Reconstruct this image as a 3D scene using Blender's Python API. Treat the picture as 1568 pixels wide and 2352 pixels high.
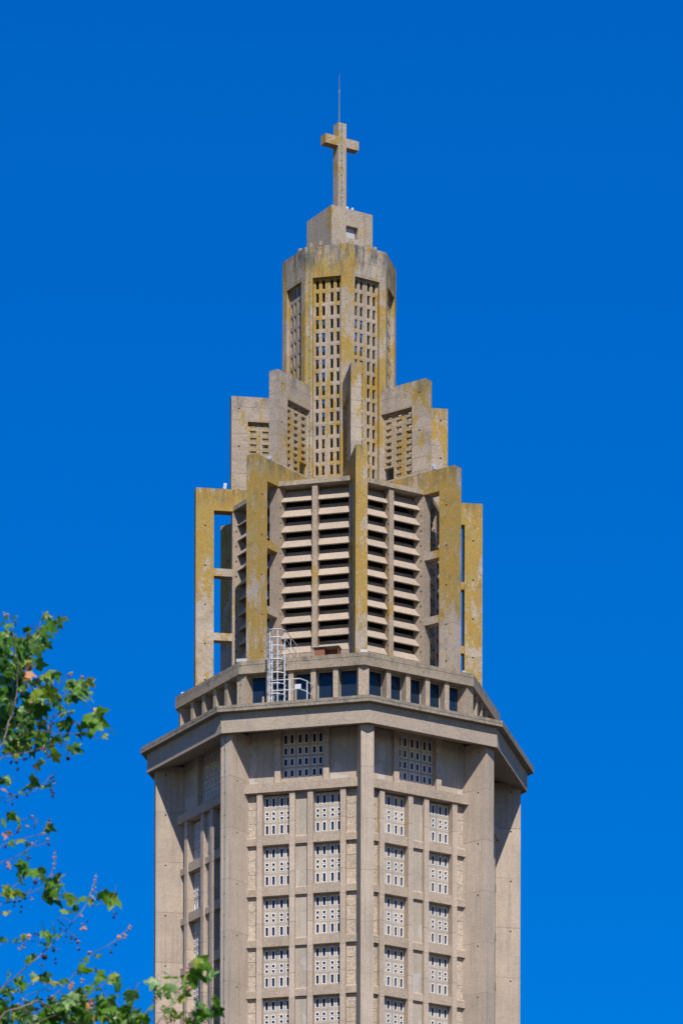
import bpy, math, random
from mathutils import Vector, Matrix
R_ = math.radians
random.seed(11)
scene = bpy.context.scene
for o in list(bpy.data.objects):
    bpy.data.objects.remove(o)
COL = scene.collection

# ------------------------------------------------------------------ camera
CAMZ, DIST = 1.6, 238.0
cd = bpy.data.cameras.new('camera'); cam = bpy.data.objects.new('camera', cd); COL.objects.link(cam)
cam.location = (0, -DIST, CAMZ)
cam.rotation_euler = (R_(90), -0.0024, 0)
cd.sensor_fit = 'VERTICAL'; cd.sensor_height = 36; cd.sensor_width = 24
F_PX = 11525.73                       # focal length in 1568x2352 units
cd.lens = F_PX / 2352 * 36
cd.shift_x = 15.76 / 2352
cd.shift_y = (5320.16 - 1176) / 2352
cd.clip_start = 0.5; cd.clip_end = 20000
cd.dof.use_dof = True; cd.dof.focus_distance = 232; cd.dof.aperture_fstop = 8.0
scene.camera = cam

# ------------------------------------------------------------------ sky, sun, exposure
SUN_AZ, SUN_EL = 8.0, 46.5            # azimuth measured from the camera side (-Y) towards +X
world = bpy.data.worlds.new('World'); scene.world = world; world.use_nodes = True
nt = world.node_tree; nt.nodes.clear()
wo = nt.nodes.new('ShaderNodeOutputWorld'); bg = nt.nodes.new('ShaderNodeBackground')
sky = nt.nodes.new('ShaderNodeTexSky'); sky.sky_type = 'NISHITA'; sky.sun_disc = False
sky.sun_elevation = R_(SUN_EL); sky.sun_rotation = R_(180 - SUN_AZ)
sky.air_density = 1.0; sky.dust_density = 0.2; sky.ozone_density = 3.0; sky.altitude = 200
hs = nt.nodes.new('ShaderNodeHueSaturation'); hs.inputs['Saturation'].default_value = 2.1
hs.inputs['Hue'].default_value = 0.5265; hs.inputs['Value'].default_value = 1.95
gm = nt.nodes.new('ShaderNodeGamma'); gm.inputs[1].default_value = 0.65
bg.inputs['Strength'].default_value = 0.118
nt.links.new(sky.outputs[0], gm.inputs[0]); nt.links.new(gm.outputs[0], hs.inputs['Color']); nt.links.new(hs.outputs[0], bg.inputs[0]); nt.links.new(bg.outputs[0], wo.inputs[0])
sd = bpy.data.lights.new('sun', 'SUN'); sd.energy = 5.0; sd.angle = R_(0.53); sd.color = (1.0, 0.945, 0.87)
sun = bpy.data.objects.new('sun', sd); COL.objects.link(sun); sun.location = (30, -200, 220)
to_sun = Vector((math.sin(R_(SUN_AZ)) * math.cos(R_(SUN_EL)), -math.cos(R_(SUN_AZ)) * math.cos(R_(SUN_EL)), math.sin(R_(SUN_EL))))
sun.rotation_euler = to_sun.to_track_quat('Z', 'Y').to_euler()
vs = scene.view_settings
vs.view_transform = 'Standard'; vs.look = 'None'; vs.exposure = 0.0; vs.gamma = 1.0; vs.use_curve_mapping = False
scene.render.resolution_x = 682; scene.render.resolution_y = 1024; scene.render.resolution_percentage = 100
scene.render.engine = 'CYCLES'

# ------------------------------------------------------------------ materials
def new_mat(name):
    m = bpy.data.materials.new(name); m.use_nodes = True
    n = m.node_tree; n.nodes.clear()
    out = n.nodes.new('ShaderNodeOutputMaterial'); b = n.nodes.new('ShaderNodeBsdfPrincipled')
    n.links.new(b.outputs[0], out.inputs[0])
    return m, n, b

def simple(name, col, rough=0.6, metal=0.0, spec=0.5):
    m, n, b = new_mat(name)
    b.inputs['Base Color'].default_value = (*col, 1); b.inputs['Roughness'].default_value = rough
    b.inputs['Metallic'].default_value = metal; b.inputs['Specular IOR Level'].default_value = spec
    return m

class NG:
    def __init__(s, n): s.n = n
    def node(s, t, **k):
        x = s.n.nodes.new(t)
        for a, v in k.items(): setattr(x, a, v)
        return x
    def link(s, a, b): s.n.links.new(a, b)
    def noise(s, vec, scale, detail=3, rough=0.5, out=0):
        x = s.node('ShaderNodeTexNoise'); x.inputs['Scale'].default_value = scale
        x.inputs['Detail'].default_value = detail; x.inputs['Roughness'].default_value = rough
        s.link(vec, x.inputs['Vector']); return x.outputs[out]
    def math(s, op, a, b=None, c=None, clamp=False):
        x = s.node('ShaderNodeMath', operation=op); x.use_clamp = clamp
        for i, v in enumerate((a, b, c)):
            if v is None: continue
            if isinstance(v, (int, float)): x.inputs[i].default_value = v
            else: s.link(v, x.inputs[i])
        return x.outputs[0]
    def ramp(s, fac, lo, hi, a=0.0, b=1.0):
        x = s.node('ShaderNodeMapRange'); x.clamp = True
        x.inputs[1].default_value = lo; x.inputs[2].default_value = hi
        x.inputs[3].default_value = a; x.inputs[4].default_value = b
        s.link(fac, x.inputs[0]); return x.outputs[0]
    def mix(s, fac, a, b, mode='MIX'):
        x = s.node('ShaderNodeMix', data_type='RGBA', blend_type=mode)
        if isinstance(fac, (int, float)): x.inputs[0].default_value = fac
        else: s.link(fac, x.inputs[0])
        for i, v in ((6, a), (7, b)):
            if isinstance(v, tuple): x.inputs[i].default_value = (*v, 1)
            else: s.link(v, x.inputs[i])
        return x.outputs[2]
    def scale_vec(s, vec, sc):
        x = s.node('ShaderNodeMapping'); x.inputs['Scale'].default_value = sc
        s.link(vec, x.inputs['Vector']); return x.outputs[0]

def concrete(name, base, warm=0.5, agg=0.35, lichen=0.0, grime=0.3, boards=0.5, joint=0.0, joint_off=0.0, coarse=1.0, rnd=0.12, streak=0.25, top_grime=None, patch=False, zb=None):
    """board marked exposed aggregate concrete; lichen, soot and lift joints by world position"""
    m, n, b = new_mat(name); g = NG(n)
    geo = g.node('ShaderNodeNewGeometry'); P = geo.outputs['Position']
    oi = g.node('ShaderNodeObjectInfo')
    big = g.noise(P, 0.55, 4, 0.6)
    mid = g.noise(P, 3.0, 4, 0.6)
    fine = g.noise(P, 22.0 * coarse, 3, 0.7)
    vor = g.node('ShaderNodeTexVoronoi'); vor.inputs['Scale'].default_value = 26.0 * coarse; g.link(P, vor.inputs['Vector'])
    sepc = g.node('ShaderNodeSeparateColor'); g.link(vor.outputs['Color'], sepc.inputs[0])
    c1 = tuple(v * 0.86 for v in base); c2 = (base[0] * 1.12, base[1] * 1.10, base[2] * 1.08)
    col = g.mix(g.ramp(big, 0.3, 0.7), c1, c2)
    col = g.mix(g.ramp(mid, 0.35, 0.7, 0, 0.35), col, (base[0] * 1.12, base[1] * 1.0, base[2] * 0.84))
    # aggregate
    chip = g.ramp(sepc.outputs[0], 0.0, 1.0, 1.0 - agg, 1.0 + agg)
    cc = g.node('ShaderNodeCombineColor')
    g.link(chip, cc.inputs[0]); g.link(chip, cc.inputs[1]); g.link(chip, cc.inputs[2])
    col = g.mix(1.0, col, cc.outputs[0], 'MULTIPLY')
    dk = g.ramp(fine, 0.28, 0.42, 0.35 * agg + 0.1, 0.0)
    col = g.mix(dk, col, tuple(v * 0.35 for v in base))
    # vertical board marks and water streaks
    st = g.noise(g.scale_vec(P, (9, 9, 0.25)), 1.0, 3, 0.6)
    col = g.mix(g.ramp(st, 0.5, 0.75, 0, streak), col, tuple(v * 0.45 for v in base))
    col = g.mix(g.ramp(st, 0.22, 0.38, streak * 0.8, 0), col, tuple(min(1, v * 1.45) for v in base))
    sx = g.node('ShaderNodeSeparateXYZ'); g.link(P, sx.inputs[0])
    if joint > 0:
        wob = g.math('MULTIPLY', g.math('SUBTRACT', mid, 0.5), 0.05)
        zz = g.math('ADD', g.math('SUBTRACT', sx.outputs[2], joint_off), wob)
        fr = g.math('FRACT', g.math('DIVIDE', zz, joint))
        ln = g.math('LESS_THAN', g.math('MULTIPLY', fr, joint), 0.028)
        lw = g.math('MULTIPLY', ln, g.ramp(big, 0.35, 0.6, 0.2, 0.62))
        col = g.mix(lw, col, tuple(v * 0.3 for v in base))
        # each lift has its own tone
        fl = g.math('FLOOR', g.math('DIVIDE', zz, joint))
        wn = g.node('ShaderNodeTexWhiteNoise', noise_dimensions='2D')
        cv = g.node('ShaderNodeCombineXYZ'); g.link(fl, cv.inputs[0]); g.link(oi.outputs['Random'], cv.inputs[1]); g.link(cv.outputs[0], wn.inputs['Vector'])
        tone = g.ramp(wn.outputs[0], 0, 1, 0.92, 1.08)
        ct = g.node('ShaderNodeCombineColor'); [g.link(tone, ct.inputs[i]) for i in range(3)]
        col = g.mix(1.0, col, ct.outputs[0], 'MULTIPLY')
    if lichen > 0:
        l1 = g.noise(g.scale_vec(P, (1, 1, .55)), 0.62, 2, 0.5); l2 = g.noise(g.scale_vec(P, (1, 1, .35)), 2.6, 4, 0.65); l3 = g.noise(P, 10, 4, 0.75)
        s = g.math('ADD', g.math('MULTIPLY', l1, 0.5), g.math('MULTIPLY', l2, 0.5))
        s = g.math('ADD', s, g.math('MULTIPLY', g.math('SUBTRACT', oi.outputs['Random'], 0.5), 0.04))
        if zb: s = g.math('ADD', s, g.math('MULTIPLY', g.math('SUBTRACT', sx.outputs[2], zb[0]), zb[1]))
        mid_ = 0.60 - lichen * 0.17
        cov = g.ramp(s, mid_ - 0.05, mid_ + 0.07, 0, 1)
        thr = g.math('SUBTRACT', 0.72, g.math('MULTIPLY', cov, 0.33))
        lf = g.ramp(g.math('SUBTRACT', l3, thr), -0.04, 0.06, 0, 0.92)
        lcol = g.mix(g.ramp(g.noise(P, 1.3, 3), 0.38, 0.62), (0.43, 0.255, 0.03), (0.39, 0.275, 0.06))
        lcol = g.mix(g.ramp(g.noise(P, 24, 2), 0.35, 0.65, 0, 0.5), lcol, (0.20, 0.135, 0.03))
        col = g.mix(lf, col, lcol)
    if patch:
        pn_ = g.noise(g.scale_vec(P, (1.2, 1.2, .8)), 1.0, 2, 0.4)
        col = g.mix(g.ramp(pn_, 0.60, 0.625, 0, 0.75), col, (0.50, 0.46, 0.41))
    # soot / mould
    gn = g.noise(P, 1.7, 5, 0.65)
    gfac = g.ramp(gn, 0.56, 0.68, 0, grime)
    col = g.mix(gfac, col, (0.075, 0.08, 0.078))
    if top_grime:
        z0, z1, amt = top_grime
        tz = g.ramp(sx.outputs[2], z0, z1, 0, 1)
        tf = g.math('MULTIPLY', tz, g.ramp(g.noise(g.scale_vec(P, (3, 3, .8)), 1.0, 5, .7), 0.42, 0.62, 0.0, amt))
        col = g.mix(tf, col, (0.07, 0.075, 0.072))
    orr = g.ramp(oi.outputs['Random'], 0, 1, 1 - rnd, 1 + rnd)
    co = g.node('ShaderNodeCombineColor'); [g.link(orr, co.inputs[i]) for i in range(3)]
    col = g.mix(1.0, col, co.outputs[0], 'MULTIPLY')
    g.link(col, b.inputs['Base Color'])
    b.inputs['Roughness'].default_value = 0.92; b.inputs['Specular IOR Level'].default_value = 0.25
    bp = g.node('ShaderNodeBump'); bp.inputs['Strength'].default_value = 0.55; bp.inputs['Distance'].default_value = 0.03
    h = g.math('ADD', g.math('MULTIPLY', sepc.outputs[0], 0.5 * agg + 0.1), g.math('MULTIPLY', st, boards))
    h = g.math('ADD', h, g.math('MULTIPLY', fine, 0.5))
    g.link(h, bp.inputs['Height']); g.link(bp.outputs[0], b.inputs['Normal'])
    return m

BASE = (0.385, 0.325, 0.258)
M = {}
M['pier'] = concrete('board_marked_concrete', (0.455, 0.378, 0.300), agg=0.12, grime=0.10, boards=1.0, joint=2.365, joint_off=70.85 + CAMZ, rnd=0.03, streak=0.45)
M['post'] = concrete('post_concrete', (0.455, 0.375, 0.298), agg=0.14, grime=0.12, joint=1.17, joint_off=0.3, rnd=0.05)
M['beam'] = concrete('beam_concrete', (0.405, 0.332, 0.257), agg=0.22, grime=0.15, rnd=0.06, streak=0.12)
M['panel'] = concrete('smooth_panel_concrete', (0.41, 0.36, 0.295), agg=0.10, grime=0.18, boards=0.8, rnd=0.05, streak=0.35, patch=True)
M['block'] = concrete('precast_block_concrete', (0.46, 0.41, 0.345), agg=0.15, grime=0.05, rnd=0.09, streak=0.05)
M['coarse'] = concrete('pebble_concrete', (0.45, 0.382, 0.305), agg=0.30, grime=0.0, coarse=0.8, rnd=0.07, streak=0.0)
M['cornice'] = concrete('cornice_concrete', (0.385, 0.322, 0.255), agg=0.18, grime=0.22, rnd=0.03, streak=0.15, boards=0.4)
M['cap'] = concrete('cap_concrete', (0.30, 0.26, 0.20), agg=0.3, grime=0.6, rnd=0.03, streak=0.15, top_grime=(73.6 + CAMZ, 74.0 + CAMZ, 0.6))
M['gallery'] = concrete('gallery_concrete', (0.375, 0.305, 0.23), agg=0.25, grime=0.15, rnd=0.04, streak=0.15)
M['galroof'] = concrete('gallery_roof_concrete', (0.325, 0.27, 0.20), agg=0.22, grime=0.5, rnd=0.03, streak=0.15, top_grime=(75.9 + CAMZ, 76.4 + CAMZ, 0.55))
M['louver'] = concrete('louver_concrete', (0.40, 0.332, 0.262), agg=0.16, grime=0.05, rnd=0.06, streak=0.04)
M['belfry'] = concrete('belfry_concrete', (0.35, 0.285, 0.22), agg=0.25, grime=0.15, lichen=0.25, rnd=0.05, streak=0.12)
M['fin'] = concrete('lichen_fin_concrete', (0.395, 0.335, 0.27), agg=0.22, grime=0.30, lichen=0.80, rnd=0.03, streak=0.2, joint=3.68, joint_off=82.58 + CAMZ, top_grime=(85.3 + CAMZ, 86.3 + CAMZ, 0.75), zb=(81.3 + CAMZ, 0.013))
M['fin_rich'] = concrete('rich_lichen_fin_concrete', (0.395, 0.335, 0.27), agg=0.22, grime=0.30, lichen=1.08, rnd=0.03, streak=0.2, joint=3.68, joint_off=82.58 + CAMZ, top_grime=(85.3 + CAMZ, 86.3 + CAMZ, 0.75), zb=(81.3 + CAMZ, 0.013))
M['slab'] = concrete('roof_slab_concrete', (0.34, 0.29, 0.225), agg=0.3, grime=0.45, lichen=0.1, rnd=0.03)
M['ufin'] = concrete('upper_fin_concrete', (0.385, 0.325, 0.26), agg=0.2, grime=0.32, lichen=0.34, rnd=0.05, streak=0.15, joint=0.63, joint_off=88.914 + CAMZ, top_grime=(89.4 + CAMZ, 90.8 + CAMZ, 0.6), zb=(88.6 + CAMZ, 0.022))
M['fblock'] = concrete('fin_block_concrete', (0.37, 0.305, 0.22), agg=0.28, grime=0.15, lichen=0.42, rnd=0.05)
M['lantern'] = concrete('lantern_concrete', (0.385, 0.325, 0.258), agg=0.2, grime=0.28, lichen=0.78, rnd=0.03, streak=0.15, joint=0.625, joint_off=95.2 + CAMZ, top_grime=(95.2 + CAMZ, 96.9 + CAMZ, 0.95))
M['lblock'] = concrete('lantern_block_concrete', (0.385, 0.325, 0.255), agg=0.2, grime=0.1, lichen=0.60, rnd=0.06)
M['crossm'] = concrete('cross_concrete', (0.375, 0.318, 0.25), agg=0.22, grime=0.2, lichen=0.5, rnd=0.02, streak=0.2)
M['hole'] = simple('tie_hole_shade', (0.012, 0.011, 0.010), 1.0, spec=0.0)  # raised dark plugs, painted as the shade inside tie holes and sockets
M['white'] = simple('white_cast_frame', (0.74, 0.73, 0.71), 0.7)
M['glass'] = simple('dark_window_glass', (0.016, 0.026, 0.060), 0.05, spec=0.3)
M['glass2'] = simple('gallery_window_glass', (0.014, 0.026, 0.044), 0.03, spec=0.4)
M['alu'] = simple('grey_window_frame', (0.42, 0.44, 0.46), 0.4)
M['steel'] = simple('white_painted_steel', (0.60, 0.61, 0.62), 0.4)
M['galv'] = simple('galvanised_steel', (0.34, 0.36, 0.38), 0.4, 0.6)
M['copper'] = simple('green_copper', (0.12, 0.22, 0.19), 0.7)
M['rod'] = simple('rod_metal', (0.20, 0.16, 0.15), 0.5, 0.3)
M['lampgrey'] = simple('light_grey_housing', (0.55, 0.56, 0.55), 0.5)
M['wood'] = simple('reddish_brown_wood', (0.24, 0.085, 0.035), 0.6)
M['plate'] = simple('grey_roof_plate', (0.42, 0.42, 0.42), 0.6)
M['inside'] = simple('dark_interior_shade', (0.03, 0.03, 0.03), 1.0)  # near-black colour stands in for the shade of unlit interiors

def leaf_mat(name, c1, c2, trans):
    m, n, b = new_mat(name); g = NG(n)
    oi = g.node('ShaderNodeObjectInfo'); geo = g.node('ShaderNodeNewGeometry')
    nz = g.noise(geo.outputs['Position'], 7, 2)
    f = g.math('ADD', g.math('MULTIPLY', oi.outputs['Random'], 0.7), g.math('MULTIPLY', nz, 0.4), clamp=True)
    col = g.mix(f, c1, c2)
    g.link(col, b.inputs['Base Color']); b.inputs['Roughness'].default_value = 0.42; b.inputs['Specular IOR Level'].default_value = 0.35
    tr = g.node('ShaderNodeBsdfTranslucent'); tc = g.mix(1.0, col, (1.5, 1.6, 0.5), 'MULTIPLY'); g.link(tc, tr.inputs[0])
    mx = g.node('ShaderNodeMixShader'); mx.inputs[0].default_value = trans
    g.link(b.outputs[0], mx.inputs[1]); g.link(tr.outputs[0], mx.inputs[2])
    g.link(mx.outputs[0], n.nodes['Material Output'].inputs[0])
    return m
M['leaf_g'] = leaf_mat('green_leaf', (0.075, 0.20, 0.014), (0.17, 0.33, 0.028), 0.36)
M['leaf_d'] = leaf_mat('dark_green_leaf', (0.030, 0.10, 0.014), (0.065, 0.17, 0.020), 0.28)
M['leaf_l'] = leaf_mat('pale_green_leaf', (0.17, 0.31, 0.10), (0.27, 0.40, 0.14), 0.30)
M['leaf_y'] = leaf_mat('yellow_leaf', (0.42, 0.40, 0.06), (0.56, 0.48, 0.12), 0.30)
M['leaf_o'] = leaf_mat('orange_brown_leaf', (0.50, 0.20, 0.09), (0.62, 0.30, 0.15), 0.25)
M['leaf_m'] = leaf_mat('yellow_green_leaf', (0.20, 0.29, 0.025), (0.33, 0.38, 0.05), 0.30)
M['twig'] = simple('pinkish_twig_bark', (0.145, 0.10, 0.085), 0.8)
M['seed'] = simple('dark_seed', (0.05, 0.025, 0.035), 0.8)
M['seedp'] = simple('pink_dry_flower', (0.45, 0.25, 0.17), 0.8)
mb_, nb_, bb_ = new_mat('plane_tree_bark'); gg_ = NG(nb_)
pp_ = gg_.node('ShaderNodeNewGeometry').outputs['Position']
gg_.link(gg_.mix(gg_.ramp(gg_.noise(pp_, 5, 4), 0.4, 0.6), (0.09, 0.075, 0.06), (0.24, 0.205, 0.16)), bb_.inputs['Base Color']); bb_.inputs['Roughness'].default_value = 0.85
M['bark'] = mb_
mg_, ng_, bgd = new_mat('dark_paving'); gq = NG(ng_)
pg = gq.node('ShaderNodeNewGeometry').outputs['Position']
gq.link(gq.mix(gq.ramp(gq.noise(pg, 0.05, 5), 0.35, 0.65), (0.035, 0.032, 0.025), (0.065, 0.058, 0.045)), bgd.inputs['Base Color']); bgd.inputs['Roughness'].default_value = 0.95
M['ground'] = mg_  # unseen ground, its colour darkened to weaken bounce light on the tower

# ------------------------------------------------------------------ mesh helpers
class MB:
    """collects geometry with material slots; build() links one mesh object"""
    def __init__(s): s.v = []; s.f = []; s.m = []; s.mats = []
    def mi(s, mat):
        if mat not in s.mats: s.mats.append(mat)
        return s.mats.index(mat)
    def add(s, vs_, fs_, mat):
        o = len(s.v); s.v += [tuple(v) for v in vs_]; k = s.mi(mat)
        for f in fs_: s.f.append(tuple(i + o for i in f)); s.m.append(k)
    def box(s, x0, x1, y0, y1, z0, z1, mat):
        v = [(x0, y0, z0), (x1, y0, z0), (x1, y1, z0), (x0, y1, z0), (x0, y0, z1), (x1, y0, z1), (x1, y1, z1), (x0, y1, z1)]
        s.add(v, [(0, 3, 2, 1), (4, 5, 6, 7), (0, 1, 5, 4), (1, 2, 6, 5), (2, 3, 7, 6), (3, 0, 4, 7)], mat)
    def extrude_x(s, prof, x0, x1, mat, x0b=None, x1b=None):
        """prof: list of (y,z) in order; extruded along x"""
        n = len(prof)
        v = [((x0[i] if isinstance(x0, list) else x0), p[0], p[1]) for i, p in enumerate(prof)] + [((x1[i] if isinstance(x1, list) else x1), p[0], p[1]) for i, p in enumerate(prof)]
        f = [tuple(range(n)), tuple(reversed(range(n, 2 * n)))]
        f += [(i, i + n, (i + 1) % n + n, (i + 1) % n) for i in range(n)]
        s.add(v, f, mat)
    def prism(s, poly0, z0, z1, mat, poly1=None):
        poly1 = poly1 or poly0; n = len(poly0)
        v = [(p[0], p[1], z0) for p in poly0] + [(p[0], p[1], z1) for p in poly1]
        f = [tuple(reversed(range(n))), tuple(range(n, 2 * n))]
        f += [(i, (i + 1) % n, (i + 1) % n + n, i + n) for i in range(n)]
        s.add(v, f, mat)
    def grid(s, xs, zs, holes, y0, y1, mat, miter=0.0, hole_mat=None):
        """panel in the xz plane, front at y0 (towards -y), back at y1, with the cells in holes left open"""
        nx, nz = len(xs), len(zs)
        def bx(i):
            if miter and i == 0: return xs[0] + miter
            if miter and i == nx - 1: return xs[-1] - miter
            return xs[i]
        v = [(xs[i], y0, zs[j]) for j in range(nz) for i in range(nx)] + [(bx(i), y1, zs[j]) for j in range(nz) for i in range(nx)]
        B = nx * nz; idx = lambda i, j, b=0: b * B + j * nx + i
        solid = lambda i, j: 0 <= i < nx - 1 and 0 <= j < nz - 1 and (i, j) not in holes
        f = []
        for i in range(nx - 1):
            for j in range(nz - 1):
                if not solid(i, j): continue
                f.append((idx(i, j), idx(i + 1, j), idx(i + 1, j + 1), idx(i, j + 1)))
                f.append((idx(i, j, 1), idx(i, j + 1, 1), idx(i + 1, j + 1, 1), idx(i + 1, j, 1)))
                if not solid(i - 1, j): f.append((idx(i, j), idx(i, j + 1), idx(i, j + 1, 1), idx(i, j, 1)))
                if not solid(i + 1, j): f.append((idx(i + 1, j), idx(i + 1, j, 1), idx(i + 1, j + 1, 1), idx(i + 1, j + 1)))
                if not solid(i, j - 1): f.append((idx(i, j), idx(i, j, 1), idx(i + 1, j, 1), idx(i + 1, j)))
                if not solid(i, j + 1): f.append((idx(i, j + 1), idx(i + 1, j + 1), idx(i + 1, j + 1, 1), idx(i, j + 1, 1)))
        s.add(v, f, mat)
    def tube(s, pts, rad, mat, n=6, closed=False):
        pts = [Vector(p) for p in pts]; L = len(pts)
        rad = rad if isinstance(rad, (list, tuple)) else [rad] * L
        vs_ = []
        for i, p in enumerate(pts):
            a = pts[(i - 1) % L] if (closed or i > 0) else p
            b = pts[(i + 1) % L] if (closed or i < L - 1) else p
            d = (b - a).normalized() if (b - a).length > 1e-9 else Vector((0, 0, 1))
            u = d.cross(Vector((0, 0, 1)))
            if u.length < 0.05: u = d.cross(Vector((0, 1, 0)))
            u.normalize(); w = d.cross(u)
            for k in range(n):
                t = 2 * math.pi * k / n
                vs_.append(p + (u * math.cos(t) + w * math.sin(t)) * rad[i])
        f = []
        for i in range(L if closed else L - 1):
            j = (i + 1) % L
            for k in range(n):
                f.append((i * n + k, i * n + (k + 1) % n, j * n + (k + 1) % n, j * n + k))
        if not closed: f += [tuple(range(n)), tuple(reversed(range((L - 1) * n, L * n)))]
        s.add(vs_, f, mat)
    def cone(s, x, y, z0, z1, r0, r1, mat, n=8):
        c0 = [(x + r0 * math.cos(2 * math.pi * k / n), y + r0 * math.sin(2 * math.pi * k / n)) for k in range(n)]
        c1 = [(x + r1 * math.cos(2 * math.pi * k / n), y + r1 * math.sin(2 * math.pi * k / n)) for k in range(n)]
        s.prism(c0, z0, z1, mat, c1)
    def ball(s, c, r, mat):
        c = Vector(c); t = (1 + 5 ** .5) / 2
        vs0 = [(-1, t, 0), (1, t, 0), (-1, -t, 0), (1, -t, 0), (0, -1, t), (0, 1, t), (0, -1, -t), (0, 1, -t), (t, 0, -1), (t, 0, 1), (-t, 0, -1), (-t, 0, 1)]
        fs = [(0, 11, 5), (0, 5, 1), (0, 1, 7), (0, 7, 10), (0, 10, 11), (1, 5, 9), (5, 11, 4), (11, 10, 2), (10, 7, 6), (7, 1, 8), (3, 9, 4), (3, 4, 2), (3, 2, 6), (3, 6, 8), (3, 8, 9), (4, 9, 5), (2, 4, 11), (6, 2, 10), (8, 6, 7), (9, 8, 1)]
        s.add([c + Vector(v).normalized() * r for v in vs0], fs, mat)
    def xform(s, mat4, start=0):
        s.v = s.v[:start] + [tuple(mat4 @ Vector(v)) for v in s.v[start:]]
    def merge(s, other, mat4=None):
        vs_ = [tuple(mat4 @ Vector(v)) for v in other.v] if mat4 else other.v
        o = len(s.v); s.v += vs_
        for f, k in zip(other.f, other.m):
            s.f.append(tuple(i + o for i in f)); s.m.append(s.mi(other.mats[k]))
    def mesh(s, name):
        me = bpy.data.meshes.new(name); me.from_pydata(s.v, [], s.f)
        for m in s.mats: me.materials.append(M[m])
        me.polygons.foreach_set('material_index', s.m)
        me.update(); return me
    def build(s, name, parent=None, rot=0.0, loc=(0, 0, CAMZ)):
        return inst(name, s.mesh(name), parent, rot, loc)

def inst(name, me, parent=None, rot=0.0, loc=(0, 0, CAMZ)):
    o = bpy.data.objects.new(name, me); COL.objects.link(o)
    o.location = loc; o.rotation_euler = (0, 0, rot)
    if parent is not None:
        o.parent = parent
        o.matrix_parent_inverse = world_of(parent).inverted()
    return o
def world_of(o):
    m = Matrix.LocRotScale(o.location, o.rotation_euler, o.scale)
    return (world_of(o.parent) @ o.matrix_parent_inverse @ m) if o.parent else m
def tag(o, label=None, cat=None, group=None, kind=None):
    for k, v in (('label', label), ('category', cat), ('group', group), ('kind', kind)):
        if v: o[k] = v
    return o
def empty(name, loc, label, cat, group=None, rot=0.0):
    o = bpy.data.objects.new(name, None); COL.objects.link(o); o.location = loc; o.rotation_euler = (0, 0, rot)
    return tag(o, label, cat, group)

TH0 = 8.75
T22 = math.tan(R_(22.5)); C22 = math.cos(R_(22.5))
AZ = lambda k: R_(TH0 + 45 * k)       # radial plane k (0 = nearest corner); face between corners at k +- .5
def frame(k):                         # local frame: x to the right seen from outside, -y outwards
    return Matrix.Rotation(AZ(k), 4, 'Z')
def octa(R, rot=0.0):                 # octagon with corners on the radial planes
    return [(R * math.sin(AZ(k)), -R * math.cos(AZ(k))) for k in range(8)]
def octa_ccw(R): return octa(R)

# ------------------------------------------------------------------ ground
g = MB()
g.prism([(6000 * math.cos(2 * math.pi * i / 48), 6000 * math.sin(2 * math.pi * i / 48)) for i in range(48)], -0.5, 0.0, 'ground')
tag(g.build('ground', loc=(0, 0, 0)), 'dark paved square at the foot of the tower', kind='structure')

# ------------------------------------------------------------------ the tower
tower = empty('church_tower', (0, 0, 0), 'tall octagonal concrete church tower with stepped fins, louvered belfry and perforated lantern', 'tower')

# ---- shaft: core, corner piers
m = MB(); m.prism(octa(6.52 / C22), -CAMZ, 73.3, 'inside'); core = m.build('shaft_core', tower)
m = MB(); m.box(-.30, .30, -8.73, -6.6, -CAMZ, 73.0, 'pier')
z = 72.95
holes = []
for zc in [70.72 - 2.375 * i for i in range(6)] + [72.6]:
    for sx in (-1, 1):
        m.box(sx * .3 - .004, sx * .3 + .004, -8.26 - .034, -8.26 + .034, zc - .034, zc + .034, 'hole')
pier_me = m.mesh('pier')
for k in range(-3, 5): inst('corner_pier', pier_me, tower, AZ(k))

# ---- shaft bays
RZ = [70.25, 67.86, 65.51, 63.166, 60.82, 58.475]
def block_mesh(w, h, slots, front, depth=0.06, mat='block', ring=0.028, splay=0.0):
    """precast block centred on x=0,z=0; slots = (cx, cz, w, h) clear openings with a raised white ring"""
    mb = MB()
    xs = sorted({-w / 2, w / 2} | {round(s[0] - s[2] / 2 - ring, 4) for s in slots} | {round(s[0] + s[2] / 2 + ring, 4) for s in slots})
    zs = sorted({-h / 2, h / 2} | {round(s[1] - s[3] / 2 - ring, 4) for s in slots} | {round(s[1] + s[3] / 2 + ring, 4) for s in slots})
    hol = set()
    for i in range(len(xs) - 1):
        for j in range(len(zs) - 1):
            cx, cz = (xs[i] + xs[i + 1]) / 2, (zs[j] + zs[j + 1]) / 2
            if any(abs(cx - s[0]) < s[2] / 2 + ring and abs(cz - s[1]) < s[3] / 2 + ring for s in slots): hol.add((i, j))
    mb.grid(xs, zs, hol, -front, -front + depth, mat)
    for (cx, cz, sw, sh) in slots:
        a, b, c, d = cx - sw / 2 - ring, cx - sw / 2, cx + sw / 2, cx + sw / 2 + ring
        e, f_, g_, h_ = cz - sh / 2 - ring, cz - sh / 2, cz + sh / 2, cz + sh / 2 + ring
        mb.grid([a, b, c, d], [e, f_, g_, h_], {(1, 1)}, -front - .012, -front + depth - .004, 'white')
    # recessed joint round the block: thin rim
    return mb
tall = [(-.155, 0, .130, .39), (.155, 0, .130, .39)]
small = [(x, zz, .122, .125) for x in (-.155, .155) for zz in (-.118, .118)]
blk_tall = block_mesh(.69, .618, tall, 6.80).mesh('window_block')
blk_small = block_mesh(.69, .618, small, 6.80).mesh('window_block')
blk_up = block_mesh(.665, .50, [(-.15, -.01, .145, .30), (.15, -.01, .145, .30)], 6.80).mesh('window_block')
blk_up_tall = block_mesh(.665, .74, [(-.15, -.08, .145, .40), (.15, -.08, .145, .40)], 6.80).mesh('window_block')

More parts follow.
